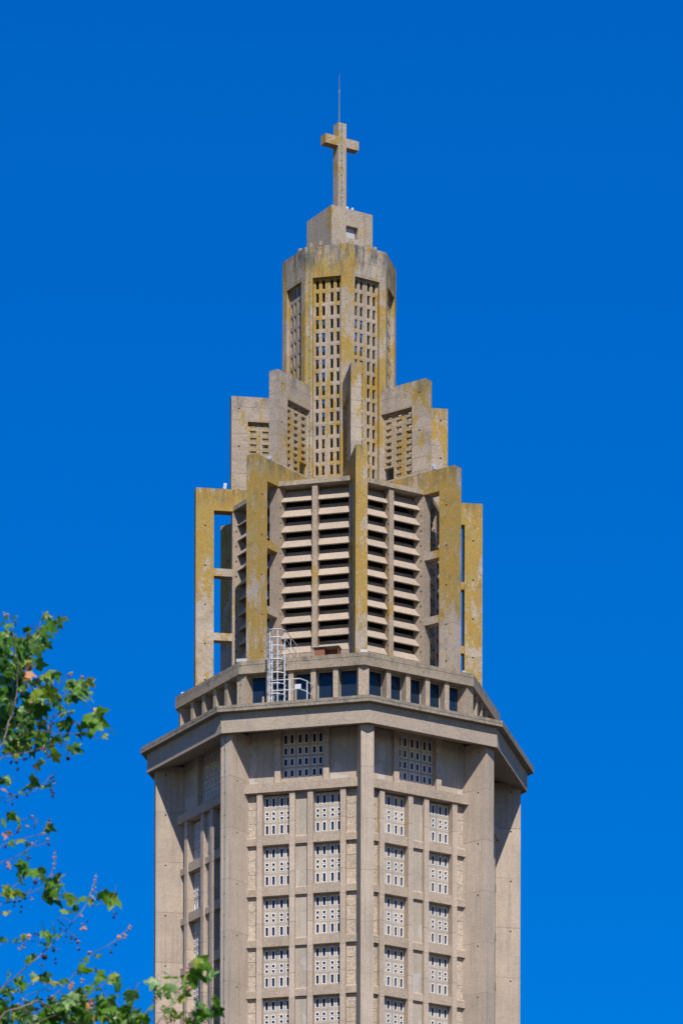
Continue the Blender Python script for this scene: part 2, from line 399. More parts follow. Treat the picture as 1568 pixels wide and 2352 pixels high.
def mk(fn, name):
    mb = MB(); fn(mb); return mb.mesh(name)
post_me = mk(lambda b: b.box(-.13, .13, -7.17, -6.5, RZ[5] - 1.2, 70.24, 'post'), 'post')
low_wall = MB(); low_wall.box(-2.86, 2.86, -7.05, -6.45, -CAMZ, RZ[5] - 0.02, 'panel'); low_me = low_wall.mesh('lower_wall')
umull_me = mk(lambda b: b.box(-.14, .14, -7.09, -6.5, 70.66, 73.15, 'post'), 'mullion')
upwall_me = mk(lambda b: b.box(-.68, .68, -6.91, -6.5, 70.66, 73.12, 'panel'), 'wall_panel')
upsill_me = mk(lambda b: b.box(-1.03, 1.03, -6.93, -6.5, 70.64, 70.93, 'beam'), 'window_sill')
sill_me = mk(lambda b: b.extrude_x([(-7.26, 70.25), (-7.26, 70.66), (-6.9, 70.71), (-6.5, 70.71), (-6.5, 70.25)], -2.70, 2.70, 'beam'), 'sill_beam')
def spandrel(w, front, h, slope):
    return mk(lambda b: b.extrude_x([(-front, 0), (-front, h - slope), (-front + .12, h), (-6.5, h), (-6.5, 0)], -w / 2, w / 2, 'beam'), 'spandrel')
sp_grille = spandrel(1.30, 7.10, .46, .03); sp_blank = spandrel(.60, 7.085, .41, .10); sp_side = spandrel(.56, 7.10, .41, .09)
blank_me = mk(lambda b: b.box(-.31, .31, -6.97, -6.5, 0, 1.945, 'panel'), 'blank_panel')
blank0_me = mk(lambda b: b.box(-.31, .31, -6.97, -6.5, 0, 1.985, 'panel'), 'blank_panel')
peb_me = mk(lambda b: b.box(-.235, .235, -6.95, -6.5, .006, .637, 'coarse'), 'pebble_panel')
pebback = mk(lambda b: b.box(-.26, .26, -6.90, -6.5, RZ[5], 70.24, 'panel'), 'side_wall')
pane_me = mk(lambda b: b.box(-.70, .70, -6.747, -6.70, 0, 1.90, 'glass'), 'pane')
upane_me = mk(lambda b: b.box(-1.03, 1.03, -6.747, -6.70, 70.9, 73.1, 'glass'), 'pane')
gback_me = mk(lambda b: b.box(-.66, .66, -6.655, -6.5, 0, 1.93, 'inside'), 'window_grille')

def shift(me_name, me, parent, k, x=0.0, z=0.0):
    """place a face-frame mesh at horizontal offset x and height z on face/radial k"""
    a = AZ(k)
    return inst(me_name, me, parent, a, (x * math.cos(a), x * math.sin(a), CAMZ + z))
def bay(k, full=True):
    shift('lower_wall', low_me, tower, k)
    for x in (-1.98, -.43, .43, 1.98): shift('mullion_post', post_me, tower, k, x)
    for x in (-1.15, 1.15): shift('mullion', umull_me, tower, k, x)
    for x in (-1.97, 1.97): shift('wall_panel', upwall_me, tower, k, x)
    shift('window_sill', upsill_me, tower, k); shift('sill_beam', sill_me, tower, k)
    for x in (-2.33, 2.33): shift('side_wall', pebback, tower, k, x)
    for i in range(5):
        zt, zb = RZ[i], RZ[i + 1]
        for sx in (-1, 1):
            shift('spandrel', sp_grille, tower, k, sx * 1.205, zb)
            shift('spandrel', sp_side, tower, k, sx * 2.36, zb)
            for q in range(3): shift('pebble_panel', peb_me, tower, k, sx * 2.34, zb + .41 + q * .648)
            if full:
                gr = shift('window_grille', gback_me, tower, k, sx * 1.205, zb + .44)
                shift('pane', pane_me, gr, k, sx * 1.205, zb + .44)
                for c in (-.35, .35):
                    for q, me in enumerate((blk_tall, blk_small, blk_tall)):
                        shift('window_block', me, gr, k, sx * 1.205 + c, zb + .46 + .312 + .628 * q)
        shift('spandrel', sp_blank, tower, k, 0, zb)
        shift('blank_panel', blank0_me if i == 0 else blank_me, tower, k, 0, zb + .405)
    if full:
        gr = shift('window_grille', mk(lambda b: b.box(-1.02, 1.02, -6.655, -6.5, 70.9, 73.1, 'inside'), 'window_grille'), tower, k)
        shift('pane', upane_me, gr, k)
        for c in (-.68, 0, .68):
            for q in range(3): shift('window_block', blk_up, gr, k, c, 71.19 + .515 * q)
            shift('window_block', blk_up_tall, gr, k, c, 72.84)
for k in (-1.5, -.5, .5, 1.5): bay(k)
# the four bays that face away: one mesh each
rb = MB(); rb.box(-2.6, 2.6, -6.93, -6.5, -CAMZ, 73.1, 'panel')
for x in (-1.98, -.43, .43, 1.98): rb.box(x - .13, x + .13, -7.17, -6.93, 0, 70.24, 'post')
rb.box(-2.7, 2.7, -7.26, -6.9, 70.25, 70.68, 'beam')
for x in (-1.15, 1.15): rb.box(x - .14, x + .14, -7.09, -6.9, 70.66, 73.1, 'post')
for i in range(5): rb.box(-2.6, 2.6, -7.1, -6.92, RZ[i + 1], RZ[i + 1] + .42, 'beam')
rbm = rb.mesh('rear_wall')
for k in (2.5, 3.5, -3.5, -2.5): shift('rear_wall', rbm, tower, k)

# ---- cornice
m = MB()
m.prism(octa(9.11), 72.75, 73.64, 'cornice')
# sloping soffit: ring rising inwards, modelled by cutting the underside
m2 = MB()
n = 8
def ring_between(mb, R0, z0, R1, z1, mat, flip=False):
    a, b = octa(R0), octa(R1)
    v = [(p[0], p[1], z0) for p in a] + [(p[0], p[1], z1) for p in b]
    f = [(i, (i + 1) % 8, (i + 1) % 8 + 8, i + 8) for i in range(8)]
    if flip: f = [tuple(reversed(q)) for q in f]
    mb.add(v, f, mat)
m = MB()
ring_between(m, 9.11, 72.75, 9.11, 73.64, 'cornice')
ring_between(m, 7.3, 73.19, 8.98, 72.79, 'cornice')
ring_between(m, 8.98, 72.79, 8.98, 72.75, 'cornice')
ring_between(m, 8.98, 72.75, 9.11, 72.75, 'cornice')
ring_between(m, 9.11, 73.64, 7.3, 73.64, 'cornice')
ring_between(m, 7.3, 73.64, 7.3, 73.19, 'cornice')
cornice = m.build('cornice', tower)
m = MB(); m.prism(octa(9.42), 73.645, 73.77, 'cap'); m.prism(octa(9.40), 73.77, 73.79, 'cap'); m.prism(octa(9.42), 73.79, 73.92, 'cap')
cap = m.build('cornice_cap', tower)

# ---- gallery
m = MB(); m.prism(octa(6.63 / C22), 73.9, 74.58, 'gallery'); m.build('gallery_wall', tower)
m = MB(); m.prism(octa(6.3 / C22), 74.5, 75.85, 'inside'); m.build('gallery_core', tower)
m = MB(); m.box(-.25, .25, -7.58, -6.3, 73.9, 75.83, 'gallery'); gp = m.mesh('gallery_pier')
for k in range(-3, 5): inst('gallery_pier', gp, tower, AZ(k))
m = MB(); m.box(-.12, .12, -7.07, -6.5, 73.9, 75.83, 'gallery'); gpo = m.mesh('gallery_post')
win = MB(); win.grid([-.41, -.375, .375, .41], [74.57, 74.61, 75.78, 75.83], {(1, 1)}, -6.63, -6.57, 'alu'); win_me = win.mesh('window')
pn = MB(); pn.box(-.39, .39, -6.60, -6.585, 74.6, 75.8, 'glass2'); pn_me = pn.mesh('pane')
for kk in range(8):
    k = kk - 3.5
    for x in (-1.59, -.53, .53, 1.59): shift('gallery_post', gpo, tower, k, x)
    for x in (-2.1, -1.06, 0, 1.06, 2.1):
        w = shift('window', win_me, tower, k, x); shift('pane', pn_me, w, k, x)
m = MB()
m.prism(octa(7.78), 75.82, 76.20, 'galroof'); m.prism(octa(7.745), 76.20, 76.222, 'galroof'); m.prism(octa(7.77), 76.222, 76.40, 'galroof')
groof = m.build('gallery_roof', tower)

# ---- belfry
m = MB(); m.prism(octa(4.62 / C22), 76.3, 77.44, 'belfry'); m.build('belfry_base', tower)
m = MB(); m.box(-.24, .24, -5.12, -4.5, 76.35, 85.25, 'belfry')
for q in range(11):
    zc = 84.555 - .7085 * q - .27
    for sx in (-1, 1): m.box(sx * .24 - .003, sx * .24 + .003, -4.93 - .03, -4.93 + .03, zc - .045, zc + .045, 'hole')
bp_me = m.mesh('belfry_post')
for k in range(-3, 5): inst('belfry_post', bp_me, tower, AZ(k))
m = MB(); m.box(-.128, .128, -4.72, -4.15, 76.35, 85.25, 'belfry')
for q in range(11):
    zc = 84.555 - .7085 * q - .27
    for sx in (-1, 1): m.box(sx * .128 - .003, sx * .128 + .003, -4.64 - .03, -4.64 + .03, zc - .045, zc + .045, 'hole')
bm_me = m.mesh('belfry_mullion')
def louver_mesh(sx):
    mb = MB()
    prof = [(-4.61, 0), (-4.15, .61), (-4.10, .575), (-4.565, -.035)]
    xo = [T22 * -p[0] - .255 for p in prof]
    xi = [.10] * 4
    if sx > 0: mb.extrude_x(prof, xi, xo, 'louver')
    else: mb.extrude_x(prof, [-v for v in xo], [-v for v in xi], 'louver')
    return mb.mesh('louver')
lm = {1: louver_mesh(1), -1: louver_mesh(-1)}
for kk in range(8):
    k = kk - 3.5
    shift('belfry_mullion', bm_me, tower, k)
    for q in range(11):
        for sx in (-1, 1): shift('louver', lm[sx], tower, k, 0, 84.555 - .7085 * q)
m = MB(); m.prism(octa(3.7), 76.3, 85.23, 'inside'); m.build('belfry_shade_core', tower)  # dark filler added so the gaps between the louvers look black
m = MB(); m.prism(octa(5.2), 85.24, 85.45, 'slab'); m.build('belfry_roof', tower)

# ---- big fins (buttresses) round the belfry
m = MB()
m.box(-.28, .28, -6.86, -6.0, 76.35, 86.25, 'fin')
m.box(-.279, .279, -6.02, -2.4, 85.212, 86.248, 'fin')
for zb in (82.15, 79.11): m.box(-.22, .22, -6.01, -5.0, zb, zb + .355, 'fin')
for zc in (84.478, 82.60, 80.753, 78.906, 77.2):
    for sx in (-1, 1): m.box(sx * .28 - .004, sx * .28 + .004, -6.41 - .036, -6.41 + .036, zc - .036, zc + .036, 'hole')
big_me = m.mesh('buttress')
big_rich = big_me.copy(); big_rich.materials[list(m.mats).index('fin')] = M['fin_rich']
for k in range(-3, 5): inst('belfry_fin', big_rich if k in (-1, 0) else big_me, tower, AZ(k))

# ---- upper fins with open blocks
m = MB()
m.grid([-5.18, -4.40, -2.62, -2.40], [85.3, 86.34, 89.51, 90.68], {(1, 1)}, -.25, .25, 'ufin')
for zc in (86.26, 88.32, 90.1):
    for sy in (-1, 1): m.box(-4.83 - .036, -4.83 + .036, sy * .25 - .004, sy * .25 + .004, zc - .036, zc + .036, 'hole')
# turn the profile so that x -> radial: local x = outward*-1 ; rotate -90 about z
m.xform(Matrix.Rotation(R_(90), 4, 'Z'))
uf_me = m.mesh('upper_fin')
def two_layer(w, h, slots, y0, depth, mat, grow):
    """block with slots whose outer edges are stepped back"""
    mb = MB()
    for (ya, yb, gz) in ((y0, y0 + .03, grow), (y0 + .0302, y0 + depth - .0302, 0), (y0 + depth - .03, y0 + depth, grow)):
        xs = sorted({-w / 2, w / 2} | {round(s[0] - s[2] / 2 - gz, 4) for s in slots} | {round(s[0] + s[2] / 2 + gz, 4) for s in slots})
        zs = sorted({-h / 2, h / 2} | {round(s[1] - s[3] / 2 - gz, 4) for s in slots} | {round(s[1] + s[3] / 2 + gz, 4) for s in slots})
        hol = set()
        for i in range(len(xs) - 1):
            for j in range(len(zs) - 1):
                cx, cz = (xs[i] + xs[i + 1]) / 2, (zs[j] + zs[j + 1]) / 2
                if any(abs(cx - s[0]) < s[2] / 2 + gz and abs(cz - s[1]) < s[3] / 2 + gz for s in slots): hol.add((i, j))
        mb.grid(xs, zs, hol, ya, yb, mat)
    return mb
fb = two_layer(.572, .622, [(0, .16, .27, .12), (0, -.145, .27, .12)], -.09, .18, 'fblock', .028)
fb.xform(Matrix.Rotation(R_(90), 4, 'Z')); fb_me = fb.mesh('fin_block')
for k in range(-3, 5):
    fin = inst('upper_fin', uf_me, tower, AZ(k))
    a = AZ(k)
    for c in range(3):
        for q in range(5):
            if c == 2 and q == 4: continue
            r = 4.12 - .585 * c
            inst('fin_block', fb_me, fin, a, (r * math.sin(a), -r * math.cos(a), CAMZ + 89.51 - .312 - .63 * q))

# ---- lantern
lan = MB(); a_l = 2.72 * C22; e = a_l * T22
for kk in range(8):
    f1 = MB(); f1.grid([-e, -.68, .68, e], [85.3, 86.38, 95.75, 97.1], {(1, 1)}, -a_l, -a_l + .35, 'lantern', miter=.35 * T22)
    lan.merge(f1, frame(kk - 3.5))
lan.prism(octa(2.72), 97.1, 97.23, 'lantern')
lantern = lan.build('lantern', tower)
lb = two_layer(.69, .6186, [(-.15, .035, .125, .40), (.15, .035, .125, .40)], 0, .14, 'lblock', .028)
lb_me = lb.mesh('openwork_block')
for kk in range(8):
    k = kk - 3.5; a = AZ(k)
    for c in (-.35, .35):
        for q in range(15):
            o = inst('openwork_block', lb_me, lantern, a, (c * math.cos(a) + 2.32 * math.sin(a), c * math.sin(a) - 2.32 * math.cos(a), CAMZ + 95.75 - .3123 - .6246 * q))

# ---- square block on the lantern, cross, rod
SQ = R_(TH0 + 22.5)
h_ = 1.6 / math.sqrt(2)
m = MB()
m.grid([-h_, -.33, .32, h_], [97.22, 98.15, 98.71, 99.45], {(1, 1)}, -h_, -h_ + .3, 'crossm')
m.box(-h_, h_, -h_ + .3005, h_, 97.22, 99.45, 'crossm'); m.box(-h_, h_, -h_, h_, 99.4505, 99.5, 'crossm')
sq = m.build('lantern_cap', tower, SQ)
m = MB(); m.box(-.3, .27, -h_ + .2, -h_ + .24, 98.15, 98.68, 'plate'); inst('hatch', m.mesh('hatch'), sq, SQ)
m = MB(); m.tube([(.62, -h_ - .01, 99.52), (.66, -h_ - .012, 99.2), (.72, -h_ - .012, 98.8), (.69, -h_ - .012, 98.3), (.68, -h_ - .012, 97.6)], .016, 'rod', 5)
inst('cable', m.mesh('cable'), sq, SQ)
m = MB()
w = .224
m.box(-w, w, -w, w, 99.5, 102.83, 'crossm'); m.box(-.92, .92, -w + .001, w - .001, 102.8302, 103.262, 'crossm'); m.box(-w, w, -w, w, 103.2622, 103.94, 'crossm')
cross = m.build('cross', tower, SQ)
m = MB()
m.tube([(-.05, -w - .012, 99.5), (-.04, -w - .012, 101.2), (-.03, -w - .012, 102.8), (-.02, -w - .012, 103.9)], .014, 'copper', 5)
for q in range(12): m.box(-.075, -.005, -w - .02, -w, 99.7 + .35 * q, 99.73 + .35 * q, 'rod')
inst('lightning_conductor', m.mesh('lightning_conductor'), cross, SQ)
m = MB()
m.cone(-.03, 0, 103.9, 105.0, .034, .026, 'copper'); m.cone(-.03, 0, 105.0, 105.42, .024, .02, 'galv'); m.cone(-.03, 0, 105.4, 105.6, .036, .036, 'galv'); m.cone(-.03, 0, 105.6, 106.35, .018, .008, 'rod')
inst('lightning_rod', m.mesh('lightning_rod'), cross, 0)

# lightning conductor down lantern and shaft
def conductor(name, pts, parent, k, clip=.65):
    mb = MB(); mb.tube(pts, .017, 'copper', 5)
    for (p, q) in zip(pts[:-1], pts[1:]):
        p, q = Vector(p), Vector(q); L = (q - p).length
        for i in range(int(L / clip)):
            c = p.lerp(q, (i + .5) * clip / L); mb.box(c.x - .03, c.x + .03, c.y - .02, c.y + .02, c.z - .015, c.z + .015, 'rod')
    return inst(name, mb.mesh(name), parent, AZ(k))
conductor('lightning_conductor', [(-.83, -a_l - .015, 97.2), (-.82, -a_l - .015, 94), (-.825, -a_l - .015, 90.2), (-.82, -a_l - .015, 86.0)], lantern, -.5)
conductor('lightning_conductor', [(-.05, -8.75, 72.6), (-.06, -8.75, 66), (-.075, -8.75, 50)], tower, -1, 1.0)
conductor('lightning_conductor', [(.10, -7.79, 76.41), (.05, -7.76, 75.9), (.0, -7.6, 75.6), (-.06, -7.6, 75.0), (-.06, -7.6, 73.95)], tower, -1, .4)
conductor('lightning_conductor', [(.0, -9.13, 73.6), (.0, -9.125, 72.78), (.0, -8.76, 72.65)], tower, -1, .4)

# ---- concrete pegs on the lantern rim (part of the tower)
def peg(x, q, z0, s=1.0):
    mb = MB(); mb.cone(x, -q, z0, z0 + .2 * s, .085 * s, .105 * s, 'crossm', 9); mb.build('rim_peg', tower)
for (x, q) in ((-1.33, 2.10), (-.90, 2.32), (-.04, 2.44), (.54, 2.37), (1.33, 1.90), (1.66, 1.66), (-1.85, 1.47)): peg(x, q, 97.23)
peg(-.74, .30, 99.5, .9)

# ------------------------------------------------------------------ things fixed on the tower
def face_pt(k, t, a, z):
    n_ = AZ(k); return (t * math.cos(n_) + a * math.sin(n_), t * math.sin(n_) - a * math.cos(n_), z + CAMZ)
# floodlights
def flood(k, t, a, z, w, h, d, tilt, label, mat='lampgrey', rot=0.0):
    e_ = empty('floodlight', face_pt(k, t, a, z), label, 'floodlight', 'floodlights on the tower ledges', AZ(k) + rot)
    mb = MB(); mb.box(-w / 2, w / 2, -d / 2, d / 2, .06, .06 + h, mat); mb.xform(Matrix.Translation((0, 0, .03)) @ Matrix.Rotation(R_(tilt), 4, 'X'))
    inst('housing', mb.mesh('housing'), e_, AZ(k) + rot, face_pt(k, t, a, z))
    mb = MB(); mb.box(-w / 2 - .02, -w / 2 - .004, -.03, .03, 0, .06 + h * .7, 'galv'); mb.box(w / 2 + .004, w / 2 + .02, -.03, .03, 0, .06 + h * .7, 'galv'); mb.box(-w / 2 - .02, w / 2 + .02, -.03, .03, -.0, .012, 'galv')
    inst('bracket', mb.mesh('bracket'), e_, AZ(k) + rot, face_pt(k, t, a, z))
flood(-2, 0, 5.48, 86.25, .18, .26, .14, -8, 'small white floodlight on top of the leftmost belfry fin')
flood(-1, .08, 5.62, 86.25, .22, .16, .2, 10, 'small white floodlight on the beam of the left front belfry fin')
flood(1, -.08, 5.6, 86.25, .26, .24, .18, 10, 'white rounded floodlight on the beam of the right front belfry fin')
flood(-1, -.08, 7.42, 76.40, .5, .14, .22, 12, 'long white floodlight at the left front corner of the gallery roof', rot=R_(25))
flood(0, .02, 7.35, 76.40, .34, .14, .18, 5, 'flat white floodlight below the nearest belfry fin')
flood(1, .0, 7.3, 76.40, .30, .12, .2, 14, 'small white floodlight at the right front corner of the gallery roof')
flood(-2, .1, 7.45, 76.40, .2, .1, .14, 0, 'tiny white floodlight at the far left corner of the gallery roof')
for (x, q, lab) in ((.36, .62, 'silver round lamp beside the foot of the cross, left of the pair'), (.60, .50, 'silver round lamp beside the foot of the cross, right of the pair')):
    e_ = empty('beacon_lamp', (x, -q, 99.5 + CAMZ), lab, 'lamp', 'silver lamps at the foot of the cross')
    mb = MB(); mb.cone(0, 0, .03, .24, .05, .07, 'lampgrey', 10); mb.cone(0, 0, .24, .29, .07, .035, 'steel', 10); inst('lamp_head', mb.mesh('lamp_head'), e_, 0, (x, -q, 99.5 + CAMZ))
    mb = MB(); mb.cone(0, 0, 0, .03, .035, .035, 'rod', 8); inst('lamp_base', mb.mesh('lamp_base'), e_, 0, (x, -q, 99.5 + CAMZ))

# nesting box on the gallery roof
bl = face_pt(-.5, 1.1, 6.62, 76.40)
nb = empty('nest_box', bl, 'reddish brown open fronted wooden box on the gallery roof below the louvers', 'box', rot=AZ(-.5))
def nbp(name, *boxes):
    mb = MB()
    for b_ in boxes: mb.box(*b_)
    inst(name, mb.mesh(name), nb, AZ(-.5), bl)
nbp('front_board', (-.56, -.10, -.26, -.24, 0.0, .46, 'wood'))
nbp('side_board', (-.56, -.535, -.2395, .24, 0, .46, 'wood')); nbp('side_board', (.545, .57, -.26, .24, 0, .46, 'wood'))
nbp('back_board', (-.5345, .5445, .215, .24, 0.02, .46, 'wood')); nbp('partition', (-.10, -.08, -.2395, .2145, 0.02, .455, 'wood'))
nbp('floor_board', (-.5345, .5445, -.255, .2145, 0, .018, 'wood')); nbp('roof_board', (-.68, .62, -.36, .27, .462, .49, 'plate'))

# caged ladder at the gallery
LZ = CAMZ
lad = empty('caged_ladder', face_pt(-.5, -1.02, 7.5, 73.93), 'white steel ladder with hooped safety cage rising from the cornice to the gallery roof', 'ladder', rot=AZ(-.5))
def lp(name, fn):
    mb = MB(); fn(mb); inst(name, mb.mesh(name), lad, AZ(-.5), (0, 0, CAMZ))
cx, r_, ya = -1.02, .42, 7.48
for sx in (-1, 1):
    lp('rail', lambda b: b.box(cx + sx * .30 - .03, cx + sx * .30 + .03, -ya - .02, -ya + .02, 73.93, 77.0, 'steel'))
    lp('bracket', lambda b: [b.box(cx + sx * .30 - .02, cx + sx * .30 + .02, -ya + .02, -7.17 if zz > 75.8 else -7.07, zz, zz + .04, 'steel') for zz in (76.1, 74.9)])
for q in range(11):
    lp('rung', lambda b: b.tube([(cx - .28, -ya, 74.1 + .26 * q), (cx + .28, -ya, 74.1 + .26 * q)], .014, 'galv', 5))
def arc(r, n=12, a0=-200, a1=20):
    return [(cx + r * math.cos(R_(a0 + (a1 - a0) * i / n)), -ya - .30 + r * math.sin(R_(a0 + (a1 - a0) * i / n))) for i in range(n + 1)]
def hoop(z):
    def f(b):
        pts = [(cx - .30, -ya)] + arc(r_ + .02) + [(cx + .30, -ya)]
        for (p, q) in zip(pts[:-1], pts[1:]):
            d = Vector((q[0] - p[0], q[1] - p[1])); 
            if d.length < 1e-6: continue
            nrm = Vector((-d.y, d.x)).normalized() * .006
            v = [(p[0] - nrm.x, p[1] - nrm.y), (q[0] - nrm.x, q[1] - nrm.y), (q[0] + nrm.x, q[1] + nrm.y), (p[0] + nrm.x, p[1] + nrm.y)]
            b.prism(v, z, z + .04, 'steel')
    lp('hoop', f)
for z in (77.05, 76.67, 76.05, 75.43, 74.93, 74.45): hoop(z)
for ang in (-180, -125, -70, -15):
    x_, y_ = cx + (r_ + .005) * math.cos(R_(ang)), -ya - .30 + (r_ + .005) * math.sin(R_(ang))
    lp('cage_bar', lambda b: b.box(x_ - (.02 if ang in (-125, -70) else .009), x_ + (.02 if ang in (-125, -70) else .009), y_ - .008, y_ + .008, 73.95 if ang != -15 else 75.4, 77.42, 'steel'))
# top handrails leading inwards over the roof edge
lp('handrail', lambda b: b.tube([(cx + .44, -5.6, 77.42)] + [(x, y, 77.42) for x, y in reversed(arc(r_ + .03, 12, -180, 0))] + [(cx - .44, -5.6, 77.42)], .022, 'steel', 6))
for sx in (-1, 1):
    for zz in (77.05, 76.7): lp('guard_rail', lambda b: b.tube([(cx + sx * .44, -7.75, zz), (cx + sx * .44, -5.6, zz)], .014, 'steel', 5))
    for yy in (-6.9, -5.62): lp('guard_post', lambda b: b.tube([(cx + sx * .44, yy, 76.4), (cx + sx * .44, yy, 77.42)], .016, 'steel', 5))
lp('side_mirror', lambda b: b.box(cx + .48, cx + .58, -5.75, -5.68, 76.5, 76.6, 'steel'))
# lower guard rail to the right
for zz in (75.06, 74.58):
    lp('guard_rail', lambda b: b.tube([(cx - .1, -8.2, zz), (cx + .55, -8.2, zz), (.18, -8.2, zz), (.42, -7.75, zz), (.50, -7.1, zz)], .024, 'steel', 6))
lp('guard_post', lambda b: b.box(-.32, -.27, -8.22, -8.18, 73.93, 75.08, 'steel')); lp('guard_post', lambda b: b.box(.40, .44, -7.78, -7.74, 73.93, 75.08, 'steel'))
lp('sign_plate', lambda b: b.box(-.05, .25, -8.24, -8.232, 74.58, 74.8, 'steel'))

# small items near the window
mb = MB(); mb.box(-.05, .05, -6.70, -6.64, 74.58, 74.86, 'coarse')
e_ = tag(mb.build('stone_block'), 'small pale stone leaning on the sill of the leftmost front gallery window', 'stone')
e_.location = face_pt(-.5, -1.93, 0, 0); e_.rotation_euler = (0, 0, AZ(-.5))

# ------------------------------------------------------------------ the plane tree
def pt(x, y, d):                      # point at horizontal distance d from the camera seen at photo position x, y
    return Vector(((x - 768.24) / F_PX * d, -DIST + d, CAMZ + (5320.16 - y) / F_PX * d))
TX, TD = -7.2, 43.0
tree = empty('plane_tree', (TX, -DIST + TD, 0), 'leafy plane tree reaching in from the left with green, yellow and withered orange leaves', 'tree')
mt = Matrix.Translation((0, 0, 0))
def tree_part(name, mb, kind=None):
    o = inst(name, mb.mesh(name), tree, 0, (0, 0, 0))
    if kind: o['kind'] = kind
    return o
tb = MB()
trunk_pts = [(TX, -DIST + TD, -.1), (TX + .05, -DIST + TD, 3), (TX - .1, -DIST + TD + .1, 6.5), (TX + .1, -DIST + TD, 10), (TX + .2, -DIST + TD, 13), (TX, -DIST + TD, 16.5)]
tb.tube(trunk_pts, [.34, .28, .24, .19, .13, .04], 'bark', 12)
tree_part('trunk', tb)
A1 = lambda x, y: (.16406 * x, 1390.4 + .16406 * y)
A2 = lambda x, y: (.19531 * x, 1745.6 + .19531 * y)
A3 = lambda x, y: (.19531 * x, 2045.7 + .19531 * y)
A4 = lambda x, y: (245 + .17968 * x, 2168.2 + .17968 * y)
PX = 45 / F_PX                         # metres per photo unit at the tree
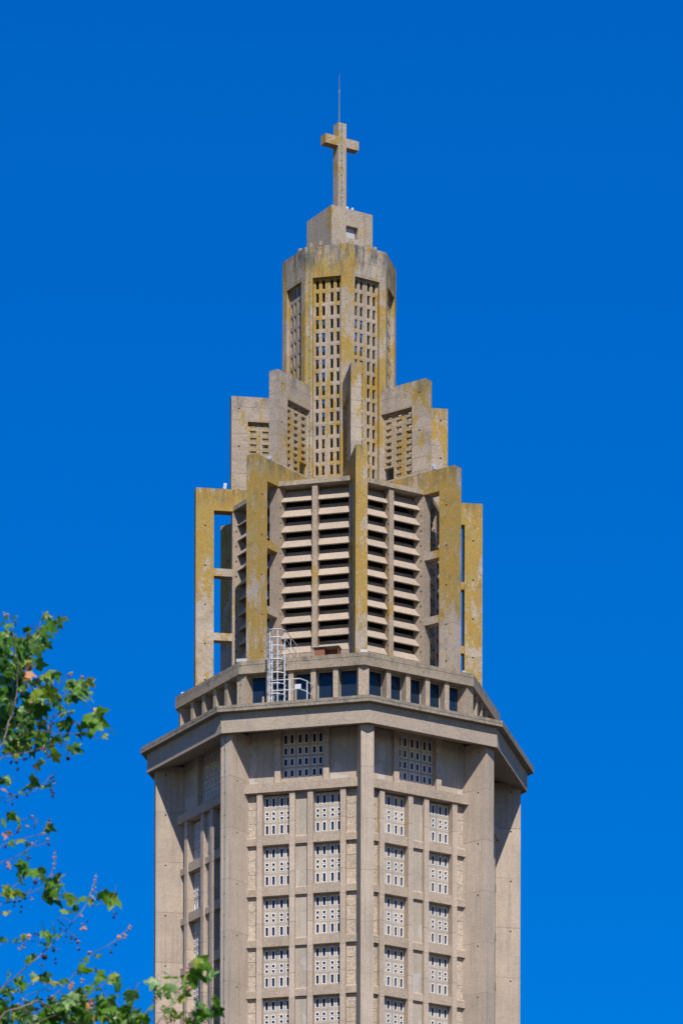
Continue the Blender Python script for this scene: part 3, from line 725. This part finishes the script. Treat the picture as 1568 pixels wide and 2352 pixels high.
branches = [
 (A1, [(0, 1950), (60, 1680), (120, 1520), (170, 1340), (190, 1200), (200, 1000), (190, 760), (150, 450), (90, 250), (30, 120)], 3.6, 1.0, 44.3, 44.6, 1),
 (A1, [(130, 1580), (240, 1570), (400, 1480), (520, 1420), (700, 1350)], 1.8, .8, 44.4, 45, 0),
 (A1, [(190, 1260), (290, 1190), (420, 1130), (480, 1040)], 1.6, .7, 44.5, 44.2, 0),
 (A1, [(440, 1740), (560, 1640), (650, 1570), (760, 1530)], 1.8, .8, 44.8, 44.6, 0),
 (A1, [(300, 1830), (440, 1740), (700, 1800), (950, 1830), (1100, 1780), (1250, 1650), (1300, 1500)], 1.8, .8, 44.8, 44.3, 0),
 (A1, [(640, 1300), (780, 1160), (900, 980), (935, 950)], 1.4, .8, 44.8, 44.6, 0),
 (A1, [(700, 1340), (850, 1270), (980, 1160), (1060, 1080), (1090, 990)], 1.6, .7, 44.8, 44.9, 0),
 (A1, [(470, 400), (510, 240), (540, 170)], 1.4, .8, 44.6, 44.6, 0),
 (A1, [(160, 480), (300, 470), (450, 400), (600, 330)], 1.6, .9, 44.6, 44.6, 0),
 (A1, [(0, 2130), (150, 2120), (260, 2080), (370, 2060), (560, 2000), (760, 1930), (900, 1950)], 2.6, .9, 44.2, 44.8, 1),
 (A1, [(0, 2090), (150, 2080), (300, 2070)], 1.6, 1, 44.6, 44.4, 0),
 (A1, [(890, 1950), (905, 2060), (903, 2140)], .6, .5, 44.8, 44.8, 0),
 (A2, [(0, 435), (200, 415), (330, 380), (450, 310), (560, 190), (600, 145), (615, 180)], 1.6, .6, 44.6, 45, 1),
 (A2, [(0, 515), (60, 485), (130, 430)], 1, .7, 44.6, 44.6, 0),
 (A2, [(0, 1000), (120, 970), (330, 905), (460, 870), (500, 800), (540, 740), (550, 700)], 1.8, .8, 44.6, 45, 1),
 (A2, [(0, 1200), (150, 1150), (250, 1100), (340, 1010), (430, 910)], 1.8, .8, 44.6, 45, 1),
 (A2, [(350, 1020), (430, 1010), (520, 975)], .9, .6, 44.9, 45, 0),
 (A2, [(60, 720), (230, 715), (330, 680), (390, 720)], .9, .6, 44.9, 45, 0),
 (A2, [(0, 1560), (90, 1520), (180, 1460), (290, 1370), (380, 1330)], 2.0, .9, 44.6, 44.8, 1),
 (A2, [(0, 1690), (190, 1650), (280, 1590), (440, 1510), (600, 1470)], 2.0, .9, 44.6, 44.8, 1),
 (A2, [(270, 1580), (410, 1460), (550, 1400), (600, 1250), (610, 1070)], 1.6, .9, 44.7, 45, 0),
 (A2, [(740, 1580), (700, 1480), (670, 1420), (650, 1370)], .7, .5, 44.9, 45, 0),
 (A3, [(0, 1150), (130, 1040), (300, 890), (450, 760), (600, 610), (720, 500), (830, 370), (930, 240), (1000, 130), (1050, -30), (1095, -190)], 3.6, 1.0, 44.4, 45.6, 1),
 (A3, [(980, 190), (1100, 180), (1200, 145), (1290, 200), (1310, 300)], 1.4, .6, 45.4, 45.6, 0),
 (A3, [(800, 380), (740, 320), (680, 310), (650, 340)], .8, .5, 45.2, 45.2, 0),
 (A3, [(750, 480), (820, 520), (870, 560), (885, 700)], .8, .5, 45.2, 45.2, 0),
 (A3, [(580, 670), (640, 690), (655, 720)], .7, .5, 45.2, 45.2, 0),
 (A3, [(0, 610), (150, 630), (300, 605), (440, 590)], 1.4, .9, 44.8, 45.2, 1),
 (A3, [(150, 600), (230, 560), (320, 515), (420, 515)], 1.1, .6, 44.8, 45.2, 0),
 (A3, [(560, 1340), (650, 1200), (760, 1080), (870, 950), (900, 900), (1010, 790), (1100, 710), (1230, 660), (1350, 570), (1430, 490), (1500, 430)], 2.4, .8, 44.8, 45.6, 0),
 (A3, [(1230, 650), (1270, 710)], .7, .5, 45.4, 45.4, 0),
 (A3, [(0, 1470), (120, 1410), (230, 1380), (340, 1320), (420, 1310), (550, 1360), (620, 1450), (700, 1510), (800, 1540), (1000, 1640)], 6.0, 3.0, 44.2, 45, 1),
 (A3, [(300, 1600), (420, 1545), (620, 1480)], 2.2, 1.8, 44.2, 44.6, 0),
 (A3, [(800, 1360), (970, 1250), (1090, 1190), (1210, 1100), (1260, 1030)], 1.8, .8, 44.8, 45.2, 0),
 (A3, [(200, 1300), (340, 1220), (460, 1170), (560, 1190)], 1.1, .7, 44.8, 45.2, 0),
 (A3, [(220, 1450), (340, 1435), (450, 1420)], 1.3, .8, 44.6, 45, 0),
 (A3, [(480, 1130), (520, 1180), (600, 1150), (640, 1130)], 1.2, .8, 44.8, 45, 0),
 (A3, [(1540, 1460), (1460, 1390), (1420, 1310)], .9, .5, 45, 45.2, 0),
 (A4, [(520, 1120), (600, 1023), (660, 940), (740, 860), (800, 760), (830, 710), (930, 600), (990, 500)], 3.2, 1.2, 45.4, 45.6, 0),
 (A4, [(600, 1023), (760, 900), (930, 870), (1100, 900), (1250, 860), (1380, 800)], 1.6, .8, 45.4, 45.8, 0),
 (A4, [(-50, 950), (120, 900), (300, 930), (500, 880)], 2.0, 1.0, 44.8, 45.4, 0),
]
for (T, ps, w0, w1, d0, d1, root) in branches:
    n_ = len(ps) - 1
    P3 = [pt(*T(*p), d0 + (d1 - d0) * i / n_) for i, p in enumerate(ps)]
    # smooth
    for _ in range(1):
        q = [P3[0]]
        for a_, b_ in zip(P3[:-1], P3[1:]): q += [a_.lerp(b_, .25), a_.lerp(b_, .75)]
        q.append(P3[-1]); P3 = q
    P3 = [p + Vector((random.gauss(0, .004), random.gauss(0, .01), random.gauss(0, .004))) for p in P3]
    rr = [max(.0028, (w0 + (w1 - w0) * i / (len(P3) - 1)) * PX * .5) for i in range(len(P3))]
    if root:                           # continue outside the picture to the trunk
        st_ = P3[0]; zt_ = max(4.0, st_.z - 3.2)
        tr_ = Vector((TX + .1, -DIST + TD, zt_))
        ext = [tr_.lerp(st_, t) + Vector((0, 0, .5 * math.sin(math.pi * t) * -1)) for t in (0, .25, .5, .75)]
        P3 = ext + P3; rr = [rr[0] * f + .004 for f in (4.0, 2.9, 2.0, 1.4)] + rr
    mb = MB(); mb.tube(P3, rr, 'bark' if w0 > 2.2 else 'twig', 6)
    tree_part('branch', mb)

# leaf shapes: five lobed, folded along the midrib and drooping
def leaf_mesh(seed, mat):
    rng = random.Random(seed)
    lobes = [(-128, .42), (-98, .22), (-68, .70), (-42, .40), (-20, .62), (0, 1.0), (20, .62), (42, .40), (68, .70), (98, .22), (128, .42)]
    lobes = [(-150, .34), (-118, .60), (-95, .52), (-64, .92), (-48, .74), (-32, .58), (-15, .80), (0, 1.02), (15, .80), (32, .58), (48, .74), (64, .92), (95, .52), (118, .60), (150, .34)]
    fold = rng.uniform(.15, .55); droop = rng.uniform(.35, 1.1); curl = rng.uniform(-.3, .4)
    vs_ = [(0, 0, 0)]; 
    def P(ang, r):
        a_ = R_(ang + rng.uniform(-4, 4)); r *= rng.uniform(.9, 1.08)
        x, y = r * math.sin(a_) * .62, r * math.cos(a_) * .62
        zz = abs(x) * fold - droop * (x * x + y * y) - curl * x * y
        return (x, y + .12, zz)
    inner = [P(a_, r * .5) for a_, r in lobes]; outer = [P(a_, r) for a_, r in lobes]
    v = [(0, .0, 0)] + inner + outer; k = len(lobes)
    f = [(0, i + 1, i + 2) for i in range(k - 1)] + [(i + 1, i + 1 + k, i + 2 + k, i + 2) for i in range(k - 1)]
    mb = MB(); mb.add(v, f, mat)
    # petiole
    mb.tube([(0, 0.02, 0), (0, -.2, .03), (0, -.42, .10)], .012, 'twig', 3)
    me = mb.mesh('leaf')
    for p in me.polygons: p.use_smooth = True
    return me
LM = {c: [leaf_mesh(i * 7 + 3, 'leaf_' + c) for i in range(4)] for c in 'gdlyom'}
L1 = [(170,235,110,'g'),(60,300,130,'g'),(560,300,260,'g'),(650,330,230,'g'),(790,210,170,'l'),(790,300,90,'l'),(600,440,200,'d'),(330,400,170,'g'),(480,430,140,'l'),(590,150,110,'y'),(620,185,100,'m'),(80,400,130,'l'),(60,490,130,'d'),(240,560,190,'g'),(350,640,150,'g'),(490,650,190,'d'),(250,720,210,'d'),(60,660,160,'g'),(100,820,210,'d'),(200,880,160,'d'),(60,920,160,'g'),(110,1050,270,'d'),(350,850,130,'o'),(380,970,150,'o'),(320,1040,110,'o'),(280,930,90,'o'),(30,1200,140,'g'),(740,1000,140,'g'),(620,1100,170,'l'),(700,1140,160,'d'),(920,1130,200,'g'),(1090,1170,280,'g'),(1010,1150,190,'m'),(1200,1090,150,'y'),(1210,1300,150,'l'),(1050,1290,190,'d'),(900,1300,190,'g'),(450,1250,190,'m'),(600,1240,220,'m'),(720,1260,150,'m'),(330,1380,140,'m'),(230,1470,160,'d'),(530,1450,230,'d'),(760,1370,150,'d'),(830,1450,200,'g'),(860,1500,220,'m'),(930,1500,130,'l'),(420,1640,150,'l'),(560,1680,170,'l'),(650,1720,70,'o'),(900,1700,210,'d'),(1180,1600,210,'g'),(1330,1590,280,'g'),(1250,1720,250,'g'),(1320,1690,220,'g'),(1170,1800,220,'d'),(1300,1500,110,'y'),(330,1780,210,'d'),(200,1860,180,'m'),(380,1850,140,'g'),(560,1850,300,'d'),(700,1900,230,'g'),(840,1850,170,'g'),(620,1950,120,'l'),(1000,1990,210,'d'),(700,2040,190,'g'),(350,2000,140,'m'),(420,2080,130,'d'),(480,2250,130,'m'),(450,2270,90,'o'),(120,2000,150,'g'),(40,1900,150,'l'),(30,2060,100,'m'),(80,1740,140,'g'),(60,1420,150,'l'),(40,780,160,'d'),(130,500,150,'g'),(20,580,150,'g'),(180,1000,170,'d'),(90,1300,120,'g'),(300,1180,130,'g'),(980,1200,130,'g'),(1120,1330,130,'d'),(1060,1830,120,'d'),(1380,1780,110,'d'),(820,1690,110,'m'),(640,1860,170,'d'),(480,1920,170,'d'),(220,1960,110,'y')]
L2 = [(30,250,120,'g'),(350,270,150,'d'),(230,350,75,'d'),(310,345,95,'d'),(510,318,95,'d'),(100,670,120,'g'),(190,740,130,'l'),(20,740,100,'g'),(60,860,90,'o'),(20,905,80,'o'),(555,815,130,'g'),(190,950,120,'m'),(280,1000,60,'d'),(265,1090,70,'d'),(260,1260,210,'g'),(230,1330,140,'d'),(430,1360,160,'l'),(340,1330,150,'g'),(540,1480,270,'d'),(600,1500,190,'g'),(670,1390,110,'y'),(80,1240,75,'o'),(50,1570,150,'m'),(180,1580,160,'l'),(600,1650,220,'d'),(800,1610,190,'l'),(790,1680,130,'g'),(920,1650,130,'g'),(1060,1620,90,'y'),(1020,1680,90,'m'),(1180,1610,160,'g'),(1290,1670,190,'g'),(210,1430,80,'d'),(345,675,60,'o'),(385,725,55,'o'),(475,870,60,'o'),(345,985,55,'o'),(10,360,80,'o'),(1090,1560,50,'o')]
L3 = [(800,240,140,'d'),(620,500,170,'d'),(540,560,220,'g'),(480,630,90,'m'),(25,270,80,'y'),(20,580,80,'d'),(290,830,100,'g'),(400,1030,170,'y'),(490,1060,100,'y'),(620,1080,170,'y'),(720,1060,130,'g'),(970,820,90,'g'),(910,900,120,'g'),(1000,930,170,'g'),(930,980,130,'d'),(1090,775,60,'g'),(1160,1020,140,'g'),(1290,1020,110,'m'),(1330,1060,120,'d'),(1350,1120,150,'g'),(1010,1170,120,'g'),(1120,1160,70,'g'),(870,1190,110,'d'),(830,1260,120,'l'),(900,1230,130,'g'),(200,1080,160,'g'),(270,1100,130,'g'),(50,1050,130,'l'),(60,1140,160,'d'),(140,1170,120,'m'),(40,1200,160,'d'),(390,1290,140,'d'),(700,1310,230,'l'),(760,1340,170,'g'),(550,1410,190,'d'),(700,1400,210,'g'),(840,1400,130,'g'),(940,1340,110,'g'),(1055,1300,80,'o'),(1030,1360,90,'o'),(1130,1330,140,'g'),(1220,1340,160,'l'),(1140,1400,160,'d'),(1250,1420,190,'g'),(1420,1410,170,'g'),(1360,1470,170,'d'),(1480,1470,160,'g'),(900,1500,160,'d'),(980,1460,160,'g'),(1060,1520,130,'y'),(200,1520,190,'g'),(170,1450,110,'d'),(60,1500,150,'g'),(20,1370,130,'g'),(1300,1530,210,'g'),(1440,1530,210,'l'),(1530,1500,170,'g'),(1000,1540,110,'d'),(940,440,80,'o'),(800,1140,60,'o'),(460,870,50,'o'),(1370,550,50,'o'),(1440,520,50,'o'),(1490,440,70,'o'),(240,560,70,'m'),(300,545,60,'o'),(150,590,80,'g')]
L4 = [(790,410,190,'g'),(560,510,160,'l'),(700,560,150,'g'),(780,580,150,'l'),(1200,280,220,'g'),(1130,400,240,'d'),(1220,420,180,'g'),(1310,395,170,'l'),(990,430,130,'m'),(960,490,90,'d'),(1060,515,120,'g'),(920,560,140,'m'),(960,620,180,'g'),(880,680,160,'l'),(760,675,140,'g'),(930,710,110,'y'),(1060,570,130,'g'),(1010,570,60,'o'),(1140,770,150,'l'),(1380,770,210,'g'),(1370,840,140,'d'),(1300,890,190,'g'),(1200,870,160,'g'),(1230,900,140,'d'),(500,820,180,'m'),(570,830,110,'l'),(730,840,140,'d'),(850,880,140,'m'),(860,950,210,'g'),(1130,950,200,'g'),(1090,1000,200,'d'),(1010,1000,120,'m'),(150,870,190,'g'),(250,900,150,'g'),(400,920,210,'g'),(330,960,220,'l'),(50,940,170,'d'),(200,980,210,'g'),(790,970,70,'o'),(1050,840,60,'o'),(1170,970,130,'g'),(450,980,150,'g'),(740,1000,110,'m')]
nleaf = 0; rest = MB()
def place_leaf(pos, size, c, part=True):
    global nleaf
    tilt = Vector((random.gauss(0, .7), -.35 + random.gauss(0, .6), .65 + random.gauss(0, .45))).normalized()
    tip = Vector((random.gauss(.35, .6), random.gauss(-.1, .5), random.gauss(-.45, .45)))
    tip = (tip - tilt * tip.dot(tilt)).normalized()
    xax = tip.cross(tilt).normalized()
    mat = Matrix((xax, tip, tilt)).transposed()
    me = random.choice(LM[c]); pos = pos - tip * (.34 * size)
    if part and nleaf < 298:
        o = bpy.data.objects.new('leaf', me); COL.objects.link(o)
        o.matrix_world = Matrix.Translation(pos) @ mat.to_4x4() @ Matrix.Scale(size, 4)
        o.parent = tree; o.matrix_parent_inverse = world_of(tree).inverted(); nleaf += 1
    else:
        m4 = Matrix.Translation(pos) @ mat.to_4x4() @ Matrix.Scale(size, 4)
        o_ = len(rest.v); rest.v += [tuple(m4 @ v.co) for v in me.vertices]
        mm = ['leaf_' + c, 'twig']
        for p in me.polygons:
            rest.f.append(tuple(i + o_ for i in p.vertices)); rest.m.append(rest.mi(mm[p.material_index]))
allL = [(A1(x, y), s * .16406, c) for x, y, s, c in L1] + [(A2(x, y), s * .19531, c) for x, y, s, c in L2] + [(A3(x, y), s * .19531, c) for x, y, s, c in L3] + [(A4(x, y), s * .17968, c) for x, y, s, c in L4]
allL.sort(key=lambda q: -q[1])
for (xy, s, c) in allL:
    d = 44.7 + (xy[0] + 100) / 900 + random.uniform(-.35, .35)
    place_leaf(pt(*xy, d) - Vector((0, 0, 0)), s * PX * 1.38, c)
for i in range(120):                    # the thick part of the crown at the edge of the picture
    X, Y = A1(abs(random.gauss(0, 330)), random.uniform(450, 2050)); d = 45.4 + random.uniform(-.4, .5)
    place_leaf(pt(X - 8, Y, d), random.uniform(.13, .24), random.choice('dddggm'), part=False)
for i in range(70):
    X, Y = random.uniform(-10, 300), 2352 - abs(random.gauss(0, 32)); d = 45.4 + random.uniform(-.5, .5)
    place_leaf(pt(X, Y, d), random.uniform(.12, .22), random.choice('ddggml'), part=False)
for (xy, s, c) in allL:                 # young leaves round the big ones
    for _ in range(3 if xy[1] < 1745 and xy[0] < 150 else 2):
        if random.random() < .62 and c != 'o':
            d = 44.7 + (xy[0] + 100) / 900 + random.uniform(-.5, .5)
            place_leaf(pt(xy[0] + random.gauss(0, 9), xy[1] + random.gauss(0, 8), d), s * PX * random.uniform(.6, 1.15), random.choice('ggddml'), part=False)
# crown outside the picture
for i in range(2600):
    th, ph = random.uniform(0, 2 * math.pi), math.acos(random.uniform(-1, 1)); r = random.uniform(.55, 1) ** .6
    p = Vector((TX - 1.2 + 4.6 * r * math.sin(ph) * math.cos(th), -DIST + TD + 4.2 * r * math.sin(ph) * math.sin(th), 12.6 + 4.6 * r * math.cos(ph)))
    dd = p.y + DIST; sx_ = 768.24 + p.x / dd * F_PX
    if sx_ > -60: continue
    place_leaf(p, random.uniform(.15, .26), random.choice('ggddml'), part=False)
tree_part('foliage', rest, 'stuff')
# seed balls and withered flower strings
sb = MB(); sp = MB()
rngs = random.Random(5)
def seeds(T, pts_, n, spread, mat, d=45, r=.013):
    for (x, y) in pts_:
        for _ in range(n):
            X, Y = T(x, y); X += rngs.gauss(0, spread); Y += abs(rngs.gauss(0, spread * 1.8))
            (sb if mat == "seed" else sp).ball(pt(X, Y, d + rngs.uniform(-.1, .1)), r * rngs.uniform(.35, .95) if n > 1 else r, mat)
seeds(A1, [(480, 1040), (440, 1100), (700, 1570), (690, 1630), (650, 1670), (630, 2120), (180, 2200), (110, 2190), (300, 2150), (200, 2290)], 5, 1.6, 'seed')
seeds(A1, [(905, 2150)], 1, .1, 'seed', r=.022)
seeds(A2, [(580, 200), (580, 250), (575, 345), (583, 385), (585, 432), (90, 400), (160, 430), (100, 510), (370, 760), (150, 850), (30, 1010), (550, 700), (530, 990), (285, 1000), (300, 1150), (130, 1670), (190, 1660), (60, 1660), (250, 1630)], 4, 1.8, 'seed')
seeds(A2, [(378, 1443)], 1, .1, 'seed', r=.022)
seeds(A3, [(670, 380), (710, 400), (680, 450), (650, 350), (990, 360), (860, 560), (870, 620), (720, 600), (745, 550), (800, 545), (805, 610), (885, 700), (590, 690), (612, 700), (620, 800), (620, 845), (130, 170), (220, 190), (215, 245), (1090, 910), (1095, 945), (1270, 710), (1320, 625), (1330, 260), (1305, 312), (1185, 1225), (1010, 740), (530, 1250), (370, 515), (420, 525), (415, 1380)], 3, 1.3, 'seed')
seeds(A3, [(490, 790)], 1, .01, 'seed', r=.03)
seeds(A1, [(100, 1380), (130, 1400), (380, 1370), (240, 1650), (60, 1680), (930, 955), (1100, 1000), (540, 1980), (570, 2010), (30, 110)], 6, 2.2, 'seedp', r=.014)
seeds(A2, [(345, 670), (385, 730), (290, 770), (180, 820), (475, 870), (525, 935), (340, 980), (540, 740), (607, 1100), (605, 1150), (600, 1220), (590, 1280), (570, 1350), (1095, 1370), (1085, 1420), (1070, 1470), (1050, 1530), (325, 1620), (50, 1270), (560, 215), (600, 280)], 5, 1.5, 'seedp', r=.012)
seeds(A3, [(940, 400), (950, 450), (885, 600), (460, 870), (250, 650), (185, 680), (300, 550), (1370, 550), (1430, 520), (1480, 450), (1490, 420), (930, 1050), (800, 1150), (580, 1245), (240, 1280), (180, 1340), (440, 1510), (370, 1520), (920, 290), (1020, 720), (820, 1080), (1000, 1380), (1040, 1340)], 5, 1.6, 'seedp', r=.013)
seeds(A4, [(690, 830), (1050, 840), (990, 340), (1010, 560), (740, 930), (790, 960), (590, 660), (590, 700), (860, 600), (1230, 990), (1000, 300), (730, 990)], 5, 1.8, 'seedp', r=.014)
tree_part('seed_balls', sb, 'stuff'); tree_part('withered_flowers', sp, 'stuff')
